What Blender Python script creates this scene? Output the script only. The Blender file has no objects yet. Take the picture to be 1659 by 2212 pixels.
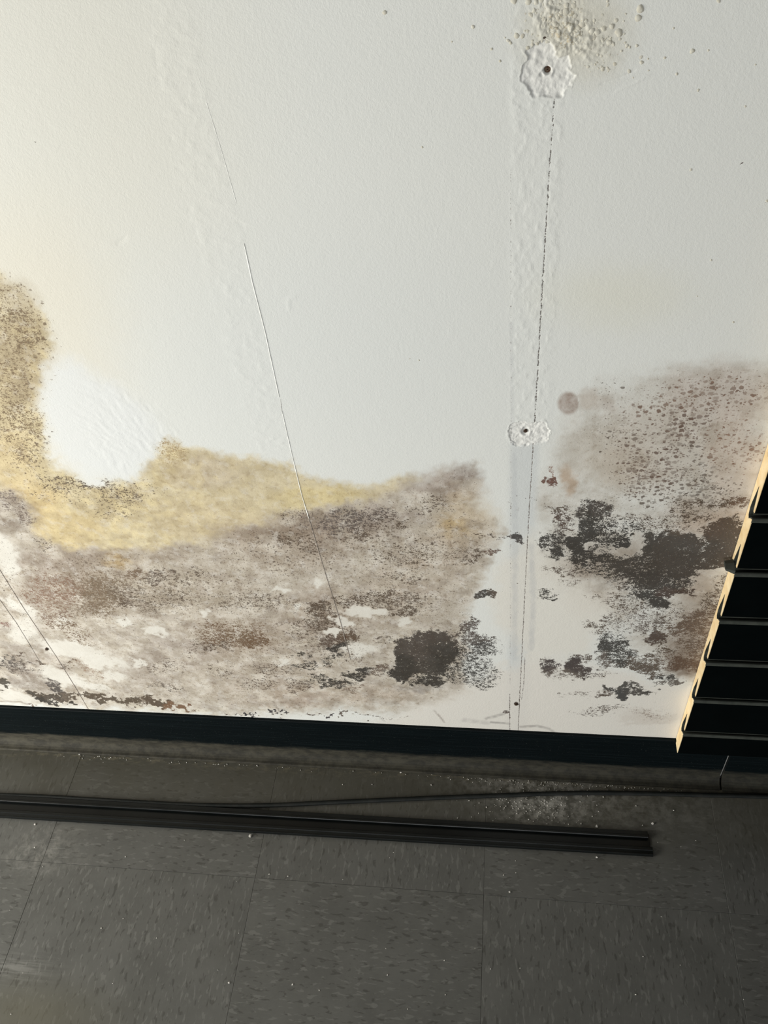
import bpy, bmesh, math, random
import numpy as np
from mathutils import Matrix, Vector
from mathutils.geometry import tessellate_polygon

# ---------------------------------------------------------------- camera (solved from the tile grid and plumb lines)
W_PX, H_PX, F_PX = 1659.0, 2212.0, 1881.985
CAM = np.array([0.0475, -0.6089, 1.1643])
RM = np.array([[0.99112067, 0.1031308, -0.08392772],
               [0.01670885, -0.72279713, -0.69085825],
               [-0.13191148, 0.68332155, -0.71810237]])      # rows: right, down, forward
sc = bpy.context.scene
col = sc.collection
cd = bpy.data.cameras.new('camera'); cam = bpy.data.objects.new('camera', cd); col.objects.link(cam)
m3 = Matrix([[RM[0][i], -RM[1][i], -RM[2][i]] for i in range(3)])
cam.matrix_world = Matrix.Translation(Vector(CAM)) @ m3.to_4x4()
cd.sensor_fit = 'HORIZONTAL'; cd.sensor_width = 36.0; cd.lens = 36.0*F_PX/W_PX
cd.clip_start = 0.02; cd.clip_end = 50
sc.camera = cam

# ---------------------------------------------------------------- world, window daylight, added wall fill, exposure
wd = bpy.data.worlds.new('room_air'); sc.world = wd; wd.use_nodes = True
wd.node_tree.nodes['Background'].inputs[0].default_value = (0.93, 0.97, 1.0, 1)
wd.node_tree.nodes['Background'].inputs[1].default_value = 0.03
ld = bpy.data.lights.new('window_daylight', 'AREA'); ld.shape = 'RECTANGLE'; ld.size = 1.0; ld.size_y = 1.1
ld.energy = 33; ld.color = (1.0, 0.98, 0.925)
lo = bpy.data.objects.new('window_daylight', ld); col.objects.link(lo)
lo.location = (-1.5, -0.8, 0.5)
lo.rotation_euler = (Vector((0.1, 0.0, 0.4)) - lo.location).to_track_quat('-Z', 'Y').to_euler()
fd = bpy.data.lights.new('wall_fill_light', 'AREA'); fd.shape = 'RECTANGLE'; fd.size = 3.2; fd.size_y = 1.3  # added fill behind the camera, evens out and brightens the wall
fd.energy = 102; fd.color = (0.97, 0.985, 1.0)
fo = bpy.data.objects.new('wall_fill_light', fd); col.objects.link(fo)
fo.location = (-0.6, -5.2, 0.95)
fo.rotation_euler = (Vector((0.0, 0.0, 0.6)) - fo.location).to_track_quat('-Z', 'Y').to_euler()
sc.view_settings.view_transform = 'Standard'; sc.view_settings.look = 'None'
sc.view_settings.exposure = 0.0; sc.view_settings.gamma = 1.0; sc.view_settings.use_curve_mapping = False

# ---------------------------------------------------------------- helpers
def ray(x, y):
    return RM.T @ np.array([(x-W_PX/2)/F_PX, (y-H_PX/2)/F_PX, 1.0])
def on_wall(x, y, yy=0.0):
    d = ray(x, y); t = (yy-CAM[1])/d[1]; return CAM+t*d
def on_floor(x, y, zz=0.0):
    d = ray(x, y); t = (zz-CAM[2])/d[2]; return CAM+t*d
def srgb(r, g, b):
    return tuple(((c/255)/12.92 if c/255 <= .04045 else ((c/255+.055)/1.055)**2.4) for c in (r, g, b))

def material(name):
    m = bpy.data.materials.new(name); m.use_nodes = True
    return m, m.node_tree, m.node_tree.nodes['Principled BSDF']
def node(nt, kind, **kw):
    n = nt.nodes.new(kind)
    for k, v in kw.items():
        if k.startswith('i_'):
            key = k[2:]; n.inputs[int(key) if key.isdigit() else key.replace('_', ' ')].default_value = v
        else: setattr(n, k, v)
    return n
def math_n(nt, op, a, b=None, c=None, clamp=False):
    n = nt.nodes.new('ShaderNodeMath'); n.operation = op; n.use_clamp = clamp
    for i, v in enumerate((a, b, c)):
        if v is None: continue
        if isinstance(v, (int, float)): n.inputs[i].default_value = v
        else: nt.links.new(v, n.inputs[i])
    return n.outputs[0]
def mixc(nt, fac, a, b, blend='MIX'):
    n = nt.nodes.new('ShaderNodeMix'); n.data_type = 'RGBA'; n.blend_type = blend
    for i, v in ((0, fac), (6, a), (7, b)):
        if isinstance(v, (int, float)): n.inputs[i].default_value = v
        elif isinstance(v, tuple): n.inputs[i].default_value = (*v, 1)
        else: nt.links.new(v, n.inputs[i])
    return n.outputs[2]
def maprange(nt, v, a, b, c=0.0, d=1.0, smooth=True):
    n = nt.nodes.new('ShaderNodeMapRange'); n.interpolation_type = 'SMOOTHSTEP' if smooth else 'LINEAR'
    for i, x in enumerate((v, a, b, c, d)):
        if isinstance(x, (int, float)): n.inputs[i].default_value = x
        else: nt.links.new(x, n.inputs[i])
    return n.outputs[0]
def noise(nt, vec, scale, detail=4.0, rough=.6, out=0, dist=0.0):
    n = node(nt, 'ShaderNodeTexNoise'); n.inputs['Scale'].default_value = scale
    n.inputs['Detail'].default_value = detail; n.inputs['Roughness'].default_value = rough
    n.inputs['Distortion'].default_value = dist
    nt.links.new(vec, n.inputs['Vector']); return n.outputs[out]
def mapping(nt, vec, scale=(1, 1, 1), rot=(0, 0, 0), loc=(0, 0, 0)):
    n = node(nt, 'ShaderNodeMapping'); n.inputs['Scale'].default_value = scale
    n.inputs['Rotation'].default_value = rot; n.inputs['Location'].default_value = loc
    nt.links.new(vec, n.inputs['Vector']); return n.outputs[0]
def bump(nt, h, strength, dist, bsdf, normal=None):
    b = node(nt, 'ShaderNodeBump'); b.inputs['Strength'].default_value = strength; b.inputs['Distance'].default_value = dist
    nt.links.new(h, b.inputs['Height'])
    if normal: nt.links.new(normal, b.inputs['Normal'])
    if bsdf: nt.links.new(b.outputs[0], bsdf.inputs['Normal'])
    return b.outputs[0]

def link_mesh(name, me, mat=None, parent=None, smooth=False):
    o = bpy.data.objects.new(name, me); col.objects.link(o)
    if mat: me.materials.append(mat)
    if parent: o.parent = parent
    if smooth: me.polygons.foreach_set('use_smooth', [True]*len(me.polygons))
    return o
def pydata(name, v, f, mat=None, parent=None, smooth=False):
    me = bpy.data.meshes.new(name); me.from_pydata([tuple(map(float, p)) for p in v], [], f); me.update()
    return link_mesh(name, me, mat, parent, smooth)
def bm_obj(name, bm, mat=None, parent=None, smooth=False):
    bmesh.ops.recalc_face_normals(bm, faces=bm.faces)
    me = bpy.data.meshes.new(name); bm.to_mesh(me); bm.free()
    return link_mesh(name, me, mat, parent, smooth)
def extrude_profile(pts, p0, p1, closed=True, up=(0, 0, 1)):
    """pts: (side, height) outline swept from p0 to p1 (side = left of travel)."""
    p0, p1 = Vector(p0), Vector(p1); d = (p1-p0).normalized(); u = Vector(up); s = u.cross(d).normalized()
    bm = bmesh.new(); rings = [[bm.verts.new(p+s*a+u*b) for a, b in pts] for p in (p0, p1)]
    n = len(pts)
    for i in range(n if closed else n-1):
        j = (i+1) % n; bm.faces.new((rings[0][i], rings[0][j], rings[1][j], rings[1][i]))
    if closed:
        tris = tessellate_polygon([[Vector((a, b, 0)) for a, b in pts]])
        for r in rings:
            for t in tris:
                try: bm.faces.new([r[i] for i in t])
                except ValueError: pass
    return bm
def thing(name, loc, label=None, cat=None, group=None, kind=None):
    o = bpy.data.objects.new(name, None); col.objects.link(o); o.location = loc; o.empty_display_size = .03
    return tag(o, label, cat, group, kind)
def tag(o, label=None, cat=None, group=None, kind=None):
    if label: o['label'] = label
    if cat: o['category'] = cat
    if group: o['group'] = group
    if kind: o['kind'] = kind
    return o

rng = np.random.default_rng(7)
LAT = rng.random((512, 512)).astype(np.float32)
def vn(x, z, cell, seed=0):
    """value noise on the wall plane, 0..1; cell in metres"""
    u = x/cell+seed*17.31+200; v = z/cell+seed*9.77+200
    iu = np.floor(u).astype(int); iv = np.floor(v).astype(int); fu = u-iu; fv = v-iv
    fu = fu*fu*(3-2*fu); fv = fv*fv*(3-2*fv)
    a = LAT[iu & 511, iv & 511]; b = LAT[(iu+1) & 511, iv & 511]; c = LAT[iu & 511, (iv+1) & 511]; d = LAT[(iu+1) & 511, (iv+1) & 511]
    return (a*(1-fu)+b*fu)*(1-fv)+(c*(1-fu)+d*fu)*fv
def fbm(x, z, cell, seed=0, oct=4, gain=.55):
    s = 0; a = 1; t = 0
    for k in range(oct): s = s+a*vn(x, z, cell/2**k, seed+k*3); t += a; a *= gain
    return s/t

# ================================================================= MATERIALS
# --- painted drywall: colour of paint, stains and mould come from attributes painted on the wall surface
WALL, nt, bs = material('stained_drywall_paint')
tc = node(nt, 'ShaderNodeTexCoord').outputs['Object']
A1 = node(nt, 'ShaderNodeAttribute', attribute_name='paint'); A2 = node(nt, 'ShaderNodeAttribute', attribute_name='mold_colour')
A3 = node(nt, 'ShaderNodeAttribute', attribute_name='amounts'); sep = node(nt, 'ShaderNodeSeparateColor'); nt.links.new(A3.outputs['Color'], sep.inputs[0])
mold, dots, mott = sep.outputs[0], sep.outputs[1], sep.outputs[2]
n1 = noise(nt, tc, 42, 7, .62); n2 = noise(nt, mapping(nt, tc, loc=(3, 1, 2)), 150, 5, .6)
mfac = math_n(nt, 'MULTIPLY', maprange(nt, n1, .38, .60), mott, clamp=True)
base = mixc(nt, mfac, A1.outputs['Color'], (.76, .735, .70), 'MULTIPLY')
mf2 = math_n(nt, 'MULTIPLY', maprange(nt, n2, .50, .68), math_n(nt, 'MULTIPLY', mott, .8), clamp=True)
base = mixc(nt, mf2, base, (.72, .67, .62), 'MULTIPLY')
mf3 = math_n(nt, 'MULTIPLY', maprange(nt, noise(nt, mapping(nt, tc, loc=(7, 5, 1)), 75, 6, .65), .50, .64), math_n(nt, 'MULTIPLY', mott, .62), clamp=True)
mf3b = mixc(nt, .5, base, (.76, .735, .68))
base = mixc(nt, mf3, base, mf3b)
gr_ = noise(nt, tc, 900, 3, .7)
base = mixc(nt, math_n(nt, 'MULTIPLY', maprange(nt, gr_, .5, .68), math_n(nt, 'MULTIPLY', mott, .32), clamp=True), base, (.66, .61, .56), 'MULTIPLY')
# fine mould: fibrous noise thresholded by amount
nzv = mapping(nt, tc, scale=(.75, 1, 1.0))
nz = math_n(nt, 'ADD', math_n(nt, 'MULTIPLY', noise(nt, nzv, 260, 3, .6), .46), math_n(nt, 'MULTIPLY', noise(nt, nzv, 640, 4, .7, dist=.2), .54))
thr = math_n(nt, 'MULTIPLY_ADD', mold, -.30, .655)
fin = noise(nt, mapping(nt, nzv, loc=(4, 2, 8)), 1150, 2, .6)
e = math_n(nt, 'ADD', math_n(nt, 'SUBTRACT', nz, thr), math_n(nt, 'MULTIPLY', math_n(nt, 'SUBTRACT', fin, .5), .36))
m1 = maprange(nt, e, -.022, .030)
m1 = math_n(nt, 'MULTIPLY', m1, maprange(nt, mold, .02, .12))
# colonies: round dots

wob = node(nt, 'ShaderNodeVectorMath', operation='SCALE'); nt.links.new(noise(nt, tc, 300, 2, .5, out=1), wob.inputs[0]); wob.inputs['Scale'].default_value = .004
ad = node(nt, 'ShaderNodeVectorMath', operation='ADD'); nt.links.new(tc, ad.inputs[0]); nt.links.new(wob.outputs[0], ad.inputs[1])
sxz = node(nt, 'ShaderNodeSeparateXYZ'); nt.links.new(ad.outputs[0], sxz.inputs[0]); cxz = node(nt, 'ShaderNodeCombineXYZ')
nt.links.new(sxz.outputs[0], cxz.inputs[0]); nt.links.new(sxz.outputs[2], cxz.inputs[1])
def colonies(scale, amount, rmax, soft, shift):
    vo = node(nt, 'ShaderNodeTexVoronoi', voronoi_dimensions='2D'); vo.inputs['Scale'].default_value = scale; vo.inputs['Randomness'].default_value = 1
    nt.links.new(mapping(nt, cxz.outputs[0], scale=(.85, 1.1, 1), loc=(shift, shift*.7, 0)), vo.inputs['Vector'])
    sv = node(nt, 'ShaderNodeSeparateColor'); nt.links.new(vo.outputs['Color'], sv.inputs[0])
    r = math_n(nt, 'MULTIPLY', maprange(nt, math_n(nt, 'SUBTRACT', math_n(nt, 'ADD', sv.outputs[0], amount), 1.0), 0, .8, 0, 1, False), rmax)
    d = maprange(nt, math_n(nt, 'SUBTRACT', r, vo.outputs['Distance']), -.05, soft)
    d = math_n(nt, 'MULTIPLY', d, maprange(nt, sv.outputs[1], 0, 1, .35, .95, False))
    return math_n(nt, 'MULTIPLY', d, maprange(nt, amount, .03, .12))
m2 = math_n(nt, 'MAXIMUM', colonies(205, math_n(nt, 'MULTIPLY', dots, 1.15), .46, .10, .3), colonies(400, math_n(nt, 'ADD', math_n(nt, 'MULTIPLY', dots, .8), math_n(nt, 'MULTIPLY', mott, .34)), .44, .14, .9))
mm = math_n(nt, 'MAXIMUM', m1, m2)
mcv = mixc(nt, maprange(nt, noise(nt, tc, 500, 3, .6), .42, .62), A2.outputs['Color'], (1.35, 1.25, 1.15), 'MULTIPLY')
final = mixc(nt, math_n(nt, 'MULTIPLY', mm, .93), base, mcv)
nt.links.new(final, bs.inputs['Base Color']); bs.inputs['Roughness'].default_value = .62
bs.inputs['Specular IOR Level'].default_value = .25
h = math_n(nt, 'ADD', math_n(nt, 'MULTIPLY', noise(nt, tc, 420, 3, .55), .6), math_n(nt, 'MULTIPLY', noise(nt, tc, 1100, 2, .5), .35))
bump(nt, h, .40, .0009, bs)

def plain(name, rgb, rough=.5, spec=.5, bscale=None, bstr=.2, bdist=.001, var=None, vscale=40, metal=0):
    m, nt, bs = material(name); tc = node(nt, 'ShaderNodeTexCoord').outputs['Object']
    c = rgb
    f = maprange(nt, noise(nt, tc, vscale, 5, .6), .35, .68)
    out = mixc(nt, f, rgb, var if var else tuple(x*.82 for x in rgb))
    nt.links.new(out, bs.inputs['Base Color'])
    bs.inputs['Roughness'].default_value = rough; bs.inputs['Specular IOR Level'].default_value = spec; bs.inputs['Metallic'].default_value = metal
    if bscale: bump(nt, noise(nt, tc, bscale, 3, .5), bstr, bdist, bs)
    return m
MDF = plain('raw_fibreboard', srgb(250, 228, 184), .85, .1, 900, .4, .0006, srgb(238, 208, 156), 70)
LAM = plain('black_laminate', (.0012, .0024, .0026), .35, .06, 500, .05, .0003, (.0008, .0018, .002), 30)
INSERT = plain('black_vinyl_insert', (.058, .064, .054), .5, .3, None, var=(.040, .045, .038), vscale=120)
PLASTER = plain('white_plaster_crumb', (.78, .76, .70), .9, .1, 900, .5, .0008, (.62, .6, .55), 300)
SCREW = plain('rusty_screw_metal', srgb(96, 84, 70), .55, .4, 900, .3, .0004, srgb(70, 44, 28), 700, .6)
CABLE = plain('black_cable_sheath', (.009, .011, .010), .6, .2, 700, .3, .0005, (.017, .018, .016), 60)
PENCIL = plain('dark_seam_line', srgb(120, 112, 104), .9, .05, None, var=srgb(172, 162, 152), vscale=500)
PAINT2 = plain('white_paint', srgb(226, 226, 219), .6, .25, 500, .3, .0006, srgb(219, 218, 210), 60)
PAINT3 = plain('tape_edge_highlight', srgb(238, 238, 232), .6, .25)  # white paint made brighter: the ridge's highlight is put into the colour
GLUE = plain('floor_adhesive', (.012, .011, .009), .9, .1)

# --- rubber cove base: black, greyed by dust on the lower sweep
BASE, nt, bs = material('rubber_cove_base')
tc = node(nt, 'ShaderNodeTexCoord').outputs['Object']; sx = node(nt, 'ShaderNodeSeparateXYZ'); nt.links.new(tc, sx.inputs[0])
zz = math_n(nt, 'ADD', sx.outputs[2], math_n(nt, 'MULTIPLY', math_n(nt, 'SUBTRACT', noise(nt, mapping(nt, tc, scale=(25, 60, 120)), 1, 6, .7), .5), .02))
dust = maprange(nt, zz, .034, .022)
streak = maprange(nt, noise(nt, mapping(nt, tc, scale=(8, 200, 420)), 1, 5, .65), .45, .75)
c0 = mixc(nt, streak, srgb(7, 14, 16), srgb(18, 26, 28))
speck = maprange(nt, noise(nt, tc, 750, 2, .5), .70, .76)
c0 = mixc(nt, math_n(nt, 'MULTIPLY', speck, .25), c0, srgb(120, 125, 120))
dc = mixc(nt, maprange(nt, noise(nt, mapping(nt, tc, scale=(1, 1, 2)), 60, 6, .7), .35, .65), srgb(58, 56, 50), srgb(78, 75, 65))
xf = maprange(nt, sx.outputs[0], .45, -.65, .50, .95, False)
nt.links.new(mixc(nt, math_n(nt, 'MULTIPLY', dust, xf), c0, dc), bs.inputs['Base Color'])
bs.inputs['Roughness'].default_value = .55; bs.inputs['Specular IOR Level'].default_value = .08
bump(nt, noise(nt, mapping(nt, tc, scale=(30, 300, 900)), 1, 4, .6), .25, .0006, bs)

# --- vinyl composition tile: chips run along the tile's own x; dirt by room position
TILE, nt, bs = material('grey_vinyl_tile')
oi = node(nt, 'ShaderNodeObjectInfo'); tc = node(nt, 'ShaderNodeTexCoord').outputs['Object']; geo = node(nt, 'ShaderNodeNewGeometry')
off = node(nt, 'ShaderNodeVectorMath', operation='ADD'); cb = node(nt, 'ShaderNodeCombineXYZ')
nt.links.new(math_n(nt, 'MULTIPLY', oi.outputs['Random'], 37.0), cb.inputs[0]); nt.links.new(math_n(nt, 'MULTIPLY', oi.outputs['Random'], 91.0), cb.inputs[1])
nt.links.new(tc, off.inputs[0]); nt.links.new(cb.outputs[0], off.inputs[1]); tv = off.outputs[0]
basec = mixc(nt, maprange(nt, noise(nt, tv, 18, 4, .6), .3, .7), (.100, .100, .092), (.122, .122, .113))
li = maprange(nt, noise(nt, mapping(nt, tv, scale=(66, 210, 60)), 1, 3, .5, dist=.5), .575, .64)
dk = maprange(nt, noise(nt, mapping(nt, tv, scale=(72, 220, 60), loc=(9, 4, 0)), 1, 3, .5, dist=.5), .585, .66)
lf = maprange(nt, noise(nt, mapping(nt, tv, scale=(110, 300, 60), loc=(2, 7, 0)), 1, 3, .55, dist=.4), .54, .66)
basec = mixc(nt, math_n(nt, 'MULTIPLY', lf, .22), basec, (.15, .15, .137))
basec = mixc(nt, math_n(nt, 'MULTIPLY', li, .6), basec, (.175, .175, .162))
basec = mixc(nt, math_n(nt, 'MULTIPLY', dk, .6), basec, (.055, .054, .047))
def gauss_pos(cx, cy, sx_, sy_, amp):
    s = node(nt, 'ShaderNodeSeparateXYZ'); nt.links.new(geo.outputs['Position'], s.inputs[0])
    a = math_n(nt, 'POWER', math_n(nt, 'DIVIDE', math_n(nt, 'SUBTRACT', s.outputs[0], cx), sx_), 2.0)
    b = math_n(nt, 'POWER', math_n(nt, 'DIVIDE', math_n(nt, 'SUBTRACT', s.outputs[1], cy), sy_), 2.0)
    return math_n(nt, 'MULTIPLY', math_n(nt, 'EXPONENT', math_n(nt, 'MULTIPLY', math_n(nt, 'ADD', a, b), -1.0)), amp)
gp = geo.outputs['Position']
# brown grime band along the wall, white plaster dust on top
s_ = node(nt, 'ShaderNodeSeparateXYZ'); nt.links.new(gp, s_.inputs[0])
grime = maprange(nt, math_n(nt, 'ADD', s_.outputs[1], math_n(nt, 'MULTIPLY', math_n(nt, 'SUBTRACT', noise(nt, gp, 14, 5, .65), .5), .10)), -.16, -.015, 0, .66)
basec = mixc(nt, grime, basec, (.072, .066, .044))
toe = maprange(nt, s_.outputs[1], -.036, -.018)
toen = maprange(nt, noise(nt, mapping(nt, gp, scale=(60, 160, 1)), 1, 6, .75), .48, .62)
basec = mixc(nt, math_n(nt, 'MULTIPLY', math_n(nt, 'MULTIPLY', toe, toen), .28), basec, (.30, .26, .17))
p1 = on_floor(1170, 1745); p2 = on_floor(1160, 1700); p3 = on_floor(1290, 1740); p4 = on_floor(90, 1840); p5 = on_floor(30, 2092); p6 = on_floor(100, 1880)
dn = maprange(nt, noise(nt, gp, 70, 7, .72), .38, .66)
dsum = math_n(nt, 'ADD', math_n(nt, 'ADD', gauss_pos(p1[0], p1[1], .05, .022, .85), gauss_pos(p2[0], p2[1], .10, .012, .6)), gauss_pos(p3[0], p3[1], .16, .03, .28))
dsum = math_n(nt, 'ADD', dsum, gauss_pos(p4[0], p4[1], .05, .03, .35))
basec = mixc(nt, math_n(nt, 'MULTIPLY', dsum, dn, clamp=True), basec, (.42, .41, .37))
scuff = math_n(nt, 'MULTIPLY', gauss_pos(p5[0], p5[1], .045, .018, 1.0), maprange(nt, noise(nt, mapping(nt, gp, scale=(12, 160, 1)), 1, 5, .7), .42, .62))
basec = mixc(nt, math_n(nt, 'MULTIPLY', scuff, .45, clamp=True), basec, (.30, .30, .28))
rub = maprange(nt, noise(nt, mapping(nt, gp, scale=(9, 9, 1)), 1, 6, .7), .5, .75, 0, .18)
basec = mixc(nt, rub, basec, (.16, .158, .145))
yel = gauss_pos(on_floor(60, 2190)[0], on_floor(60, 2190)[1], .10, .035, .5)
basec = mixc(nt, yel, basec, (.125, .115, .075))
nt.links.new(basec, bs.inputs['Base Color'])
nt.links.new(maprange(nt, noise(nt, gp, 30, 4, .6), .3, .7, .42, .62), bs.inputs['Roughness']); bs.inputs['Specular IOR Level'].default_value = .22
bump(nt, noise(nt, tv, 160, 4, .55), .12, .001, bs)

# ================================================================= WALL (dense relief mesh where it is seen)
def steps(segs):
    out = [segs[0][0]]
    for a, b, st in segs:
        n = max(1, int(round((b-a)/st))); out += list(np.linspace(a, b, n+1)[1:])
    return np.array(out)
gx = steps([(-2.6, -.78, .09), (-.78, .035, .00165), (.035, .102, .00052), (.102, .132, .0009), (.132, .34, .00175), (.34, 2.0, .1)])
gz = steps([(0, .085, .02), (.085, .60, .0017), (.60, .612, .0012), (.612, .652, .00055), (.652, .90, .0016), (.90, 1.0, .00062), (1.0, 1.06, .004), (1.06, 2.5, .1)])
GX, GZ = np.meshgrid(gx, gz)                       # rows z
X = GX.ravel(); Z = GZ.ravel(); N = X.size
P = np.stack([X, np.zeros(N), Z], 1)-CAM
Q = P @ RM.T
U = W_PX/2+F_PX*Q[:, 0]/np.maximum(Q[:, 2], .05); V = H_PX/2+F_PX*Q[:, 1]/np.maximum(Q[:, 2], .05)
U = np.clip(U, -3000, 4000); V = np.clip(V, -3000, 2500)
# irregular edges: coordinates disturbed by noise before stains are laid down
w1 = (fbm(X, Z, .020, 1)-.5); w2 = (fbm(X, Z, .020, 5)-.5); w3 = (fbm(X, Z, .005, 9, 2)-.5); w4 = (fbm(X, Z, .005, 11, 2)-.5)
UU = U+w1*46+w3*14; VV = V+w2*32+w4*9

def ell(cx, cy, rx, ry, ang=0, soft=.5, warp=True):
    u, v = (UU, VV) if warp else (U, V)
    R = max(rx, ry)*1.9; idx = np.nonzero((abs(u-cx) < R) & (abs(v-cy) < R))[0]
    c, s = math.cos(math.radians(ang)), math.sin(math.radians(ang))
    a = ((u[idx]-cx)*c+(v[idx]-cy)*s)/rx; b = (-(u[idx]-cx)*s+(v[idx]-cy)*c)/ry
    r = np.sqrt(a*a+b*b); t = np.clip((1+soft-r)/(2*soft), 0, 1)
    return idx, t*t*(3-2*t)
def poly(pts, soft=10, warp=True, u=None, v=None):
    if u is None: u, v = (UU, VV) if warp else (U, V)
    pts = np.array(pts, float); inside = np.zeros(u.shape, bool); dmin = np.full(u.shape, 1e9)
    n = len(pts)
    for i in range(n):
        (x0, y0), (x1, y1) = pts[i], pts[(i+1) % n]
        ex, ey = x1-x0, y1-y0; L = ex*ex+ey*ey+1e-9
        t = np.clip(((u-x0)*ex+(v-y0)*ey)/L, 0, 1); dmin = np.minimum(dmin, (u-x0-t*ex)**2+(v-y0-t*ey)**2)
        if y0 != y1:
            cr = ((y0 > v) != (y1 > v)) & (u < (x1-x0)*(v-y0)/(y1-y0)+x0); inside ^= cr
    sd = np.where(inside, 1, -1)*np.sqrt(dmin)
    t = np.clip((sd+soft)/(2*soft), 0, 1); return t*t*(3-2*t), sd
def seg_dist(pts, u, v):
    d = np.full(u.shape, 1e9); 
    for (x0, y0), (x1, y1) in zip(pts[:-1], pts[1:]):
        ex, ey = x1-x0, y1-y0; L = ex*ex+ey*ey
        t = np.clip(((u-x0)*ex+(v-y0)*ey)/L, 0, 1); d = np.minimum(d, (u-x0-t*ex)**2+(v-y0-t*ey)**2)
    return np.sqrt(d)

paint = np.tile(np.array(srgb(225, 226, 220)), (N, 1))
moldc = np.tile(np.array(srgb(78, 66, 56)), (N, 1))
mold = np.zeros(N); dots = np.zeros(N); mott = np.zeros(N); relief = np.zeros(N)
def tint(idx, w, rgb, k=1.0):
    w = (w*k)[:, None]; paint[idx] = paint[idx]*(1-w)+np.array(srgb(*rgb))*w
def addm(arr, cx, cy, rx, ry, val, ang=0, soft=.5, rgb=None):
    idx, w = ell(cx, cy, rx, ry, ang, soft); arr[idx] = np.maximum(arr[idx], w*val)
    if rgb is not None:
        idx, w = ell(cx, cy, rx*1.25, ry*1.25, ang, .3); w = w[:, None]
        moldc[idx] = moldc[idx]*(1-w)+np.array(srgb(*rgb))*w
ALL = slice(None)
# broad paint tone: cream at upper left, bluish in the middle band
idx, w = ell(60, 250, 420, 620, 0, .6); tint(idx, w, (222, 219, 205), .55)
idx, w = ell(700, 780, 420, 240, 0, .8); tint(idx, w, (218, 221, 218), .5)
idx, w = ell(1240, 70, 110, 100, 0, .6); tint(idx, w, (206, 201, 183), .7)
idx, w = ell(1330, 640, 140, 60, 0, .9); tint(idx, w, (222, 220, 203), .5)
idx, w = ell(40, 800, 200, 330, 0, .5); tint(idx, w, (224, 216, 196), .45)
# yellow stain
w, sd = poly([(-900, 560), (0, 600), (45, 640), (90, 690), (108, 740), (92, 800), (82, 880), (90, 950), (120, 1005), (170, 1040), (240, 1054), (288, 1030), (325, 985), (365, 955), (430, 972), (520, 990), (620, 1006), (680, 1034), (760, 1050), (860, 1036), (905, 1030), (860, 1090), (700, 1140), (500, 1190), (300, 1215), (120, 1215), (60, 1150), (0, 1090), (-900, 1050)], 13)
tint(ALL, w, (216, 202, 164), .9); mott[:] = np.maximum(mott, w*.75)
for cx, cy, rx, ry, rgb, k in [(40, 780, 60, 110, (176, 160, 130), .7), (20, 650, 50, 40, (200, 190, 168), .6), (440, 1020, 80, 35, (203, 190, 166), .75), (540, 1040, 60, 40, (206, 194, 166), .5),
                               (690, 1075, 100, 25, (219, 203, 155), .8), (60, 1090, 70, 50, (216, 192, 140), .75), (150, 1140, 80, 40, (214, 194, 146), .7), (250, 1085, 90, 30, (190, 174, 136), .55),
                               (30, 1000, 50, 80, (214, 194, 150), .6), (450, 1120, 120, 40, (209, 194, 160), .6), (850, 1060, 70, 14, (210, 198, 172), .5), (370, 1000, 30, 30, (202, 186, 150), .5)]:
    i, q = ell(cx, cy, rx, ry, 0, .5); tint(i, q, rgb, k)
# grey-brown haze, left and middle
hz, _ = poly([(-900, 1010), (0, 1050), (45, 1085), (90, 1160), (140, 1195), (300, 1186), (440, 1168), (540, 1135), (640, 1105), (730, 1090), (800, 1078), (880, 1050), (960, 1022), (1030, 1004), (1042, 1040), (1034, 1100), (1085, 1150), (1060, 1200), (1040, 1260), (1000, 1330), (1000, 1420), (1010, 1500), (900, 1530), (600, 1540), (200, 1525), (-900, 1480)], 16)
tint(ALL, hz, (206, 198, 184), .9); mott[:] = np.maximum(mott, hz)
hz2, _ = poly([(1160, 1060), (1200, 980), (1210, 900), (1300, 830), (1420, 800), (1560, 780), (2300, 790), (2300, 1650), (1480, 1480), (1380, 1400), (1300, 1310), (1200, 1260), (1165, 1180)], 26)
hz2 *= .35+.65*np.clip((fbm(X, Z, .03, 23)-.3)*3, 0, 1); tint(ALL, hz2, (206, 200, 189), .6); mott[:] = np.maximum(mott, hz2*.8)
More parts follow.
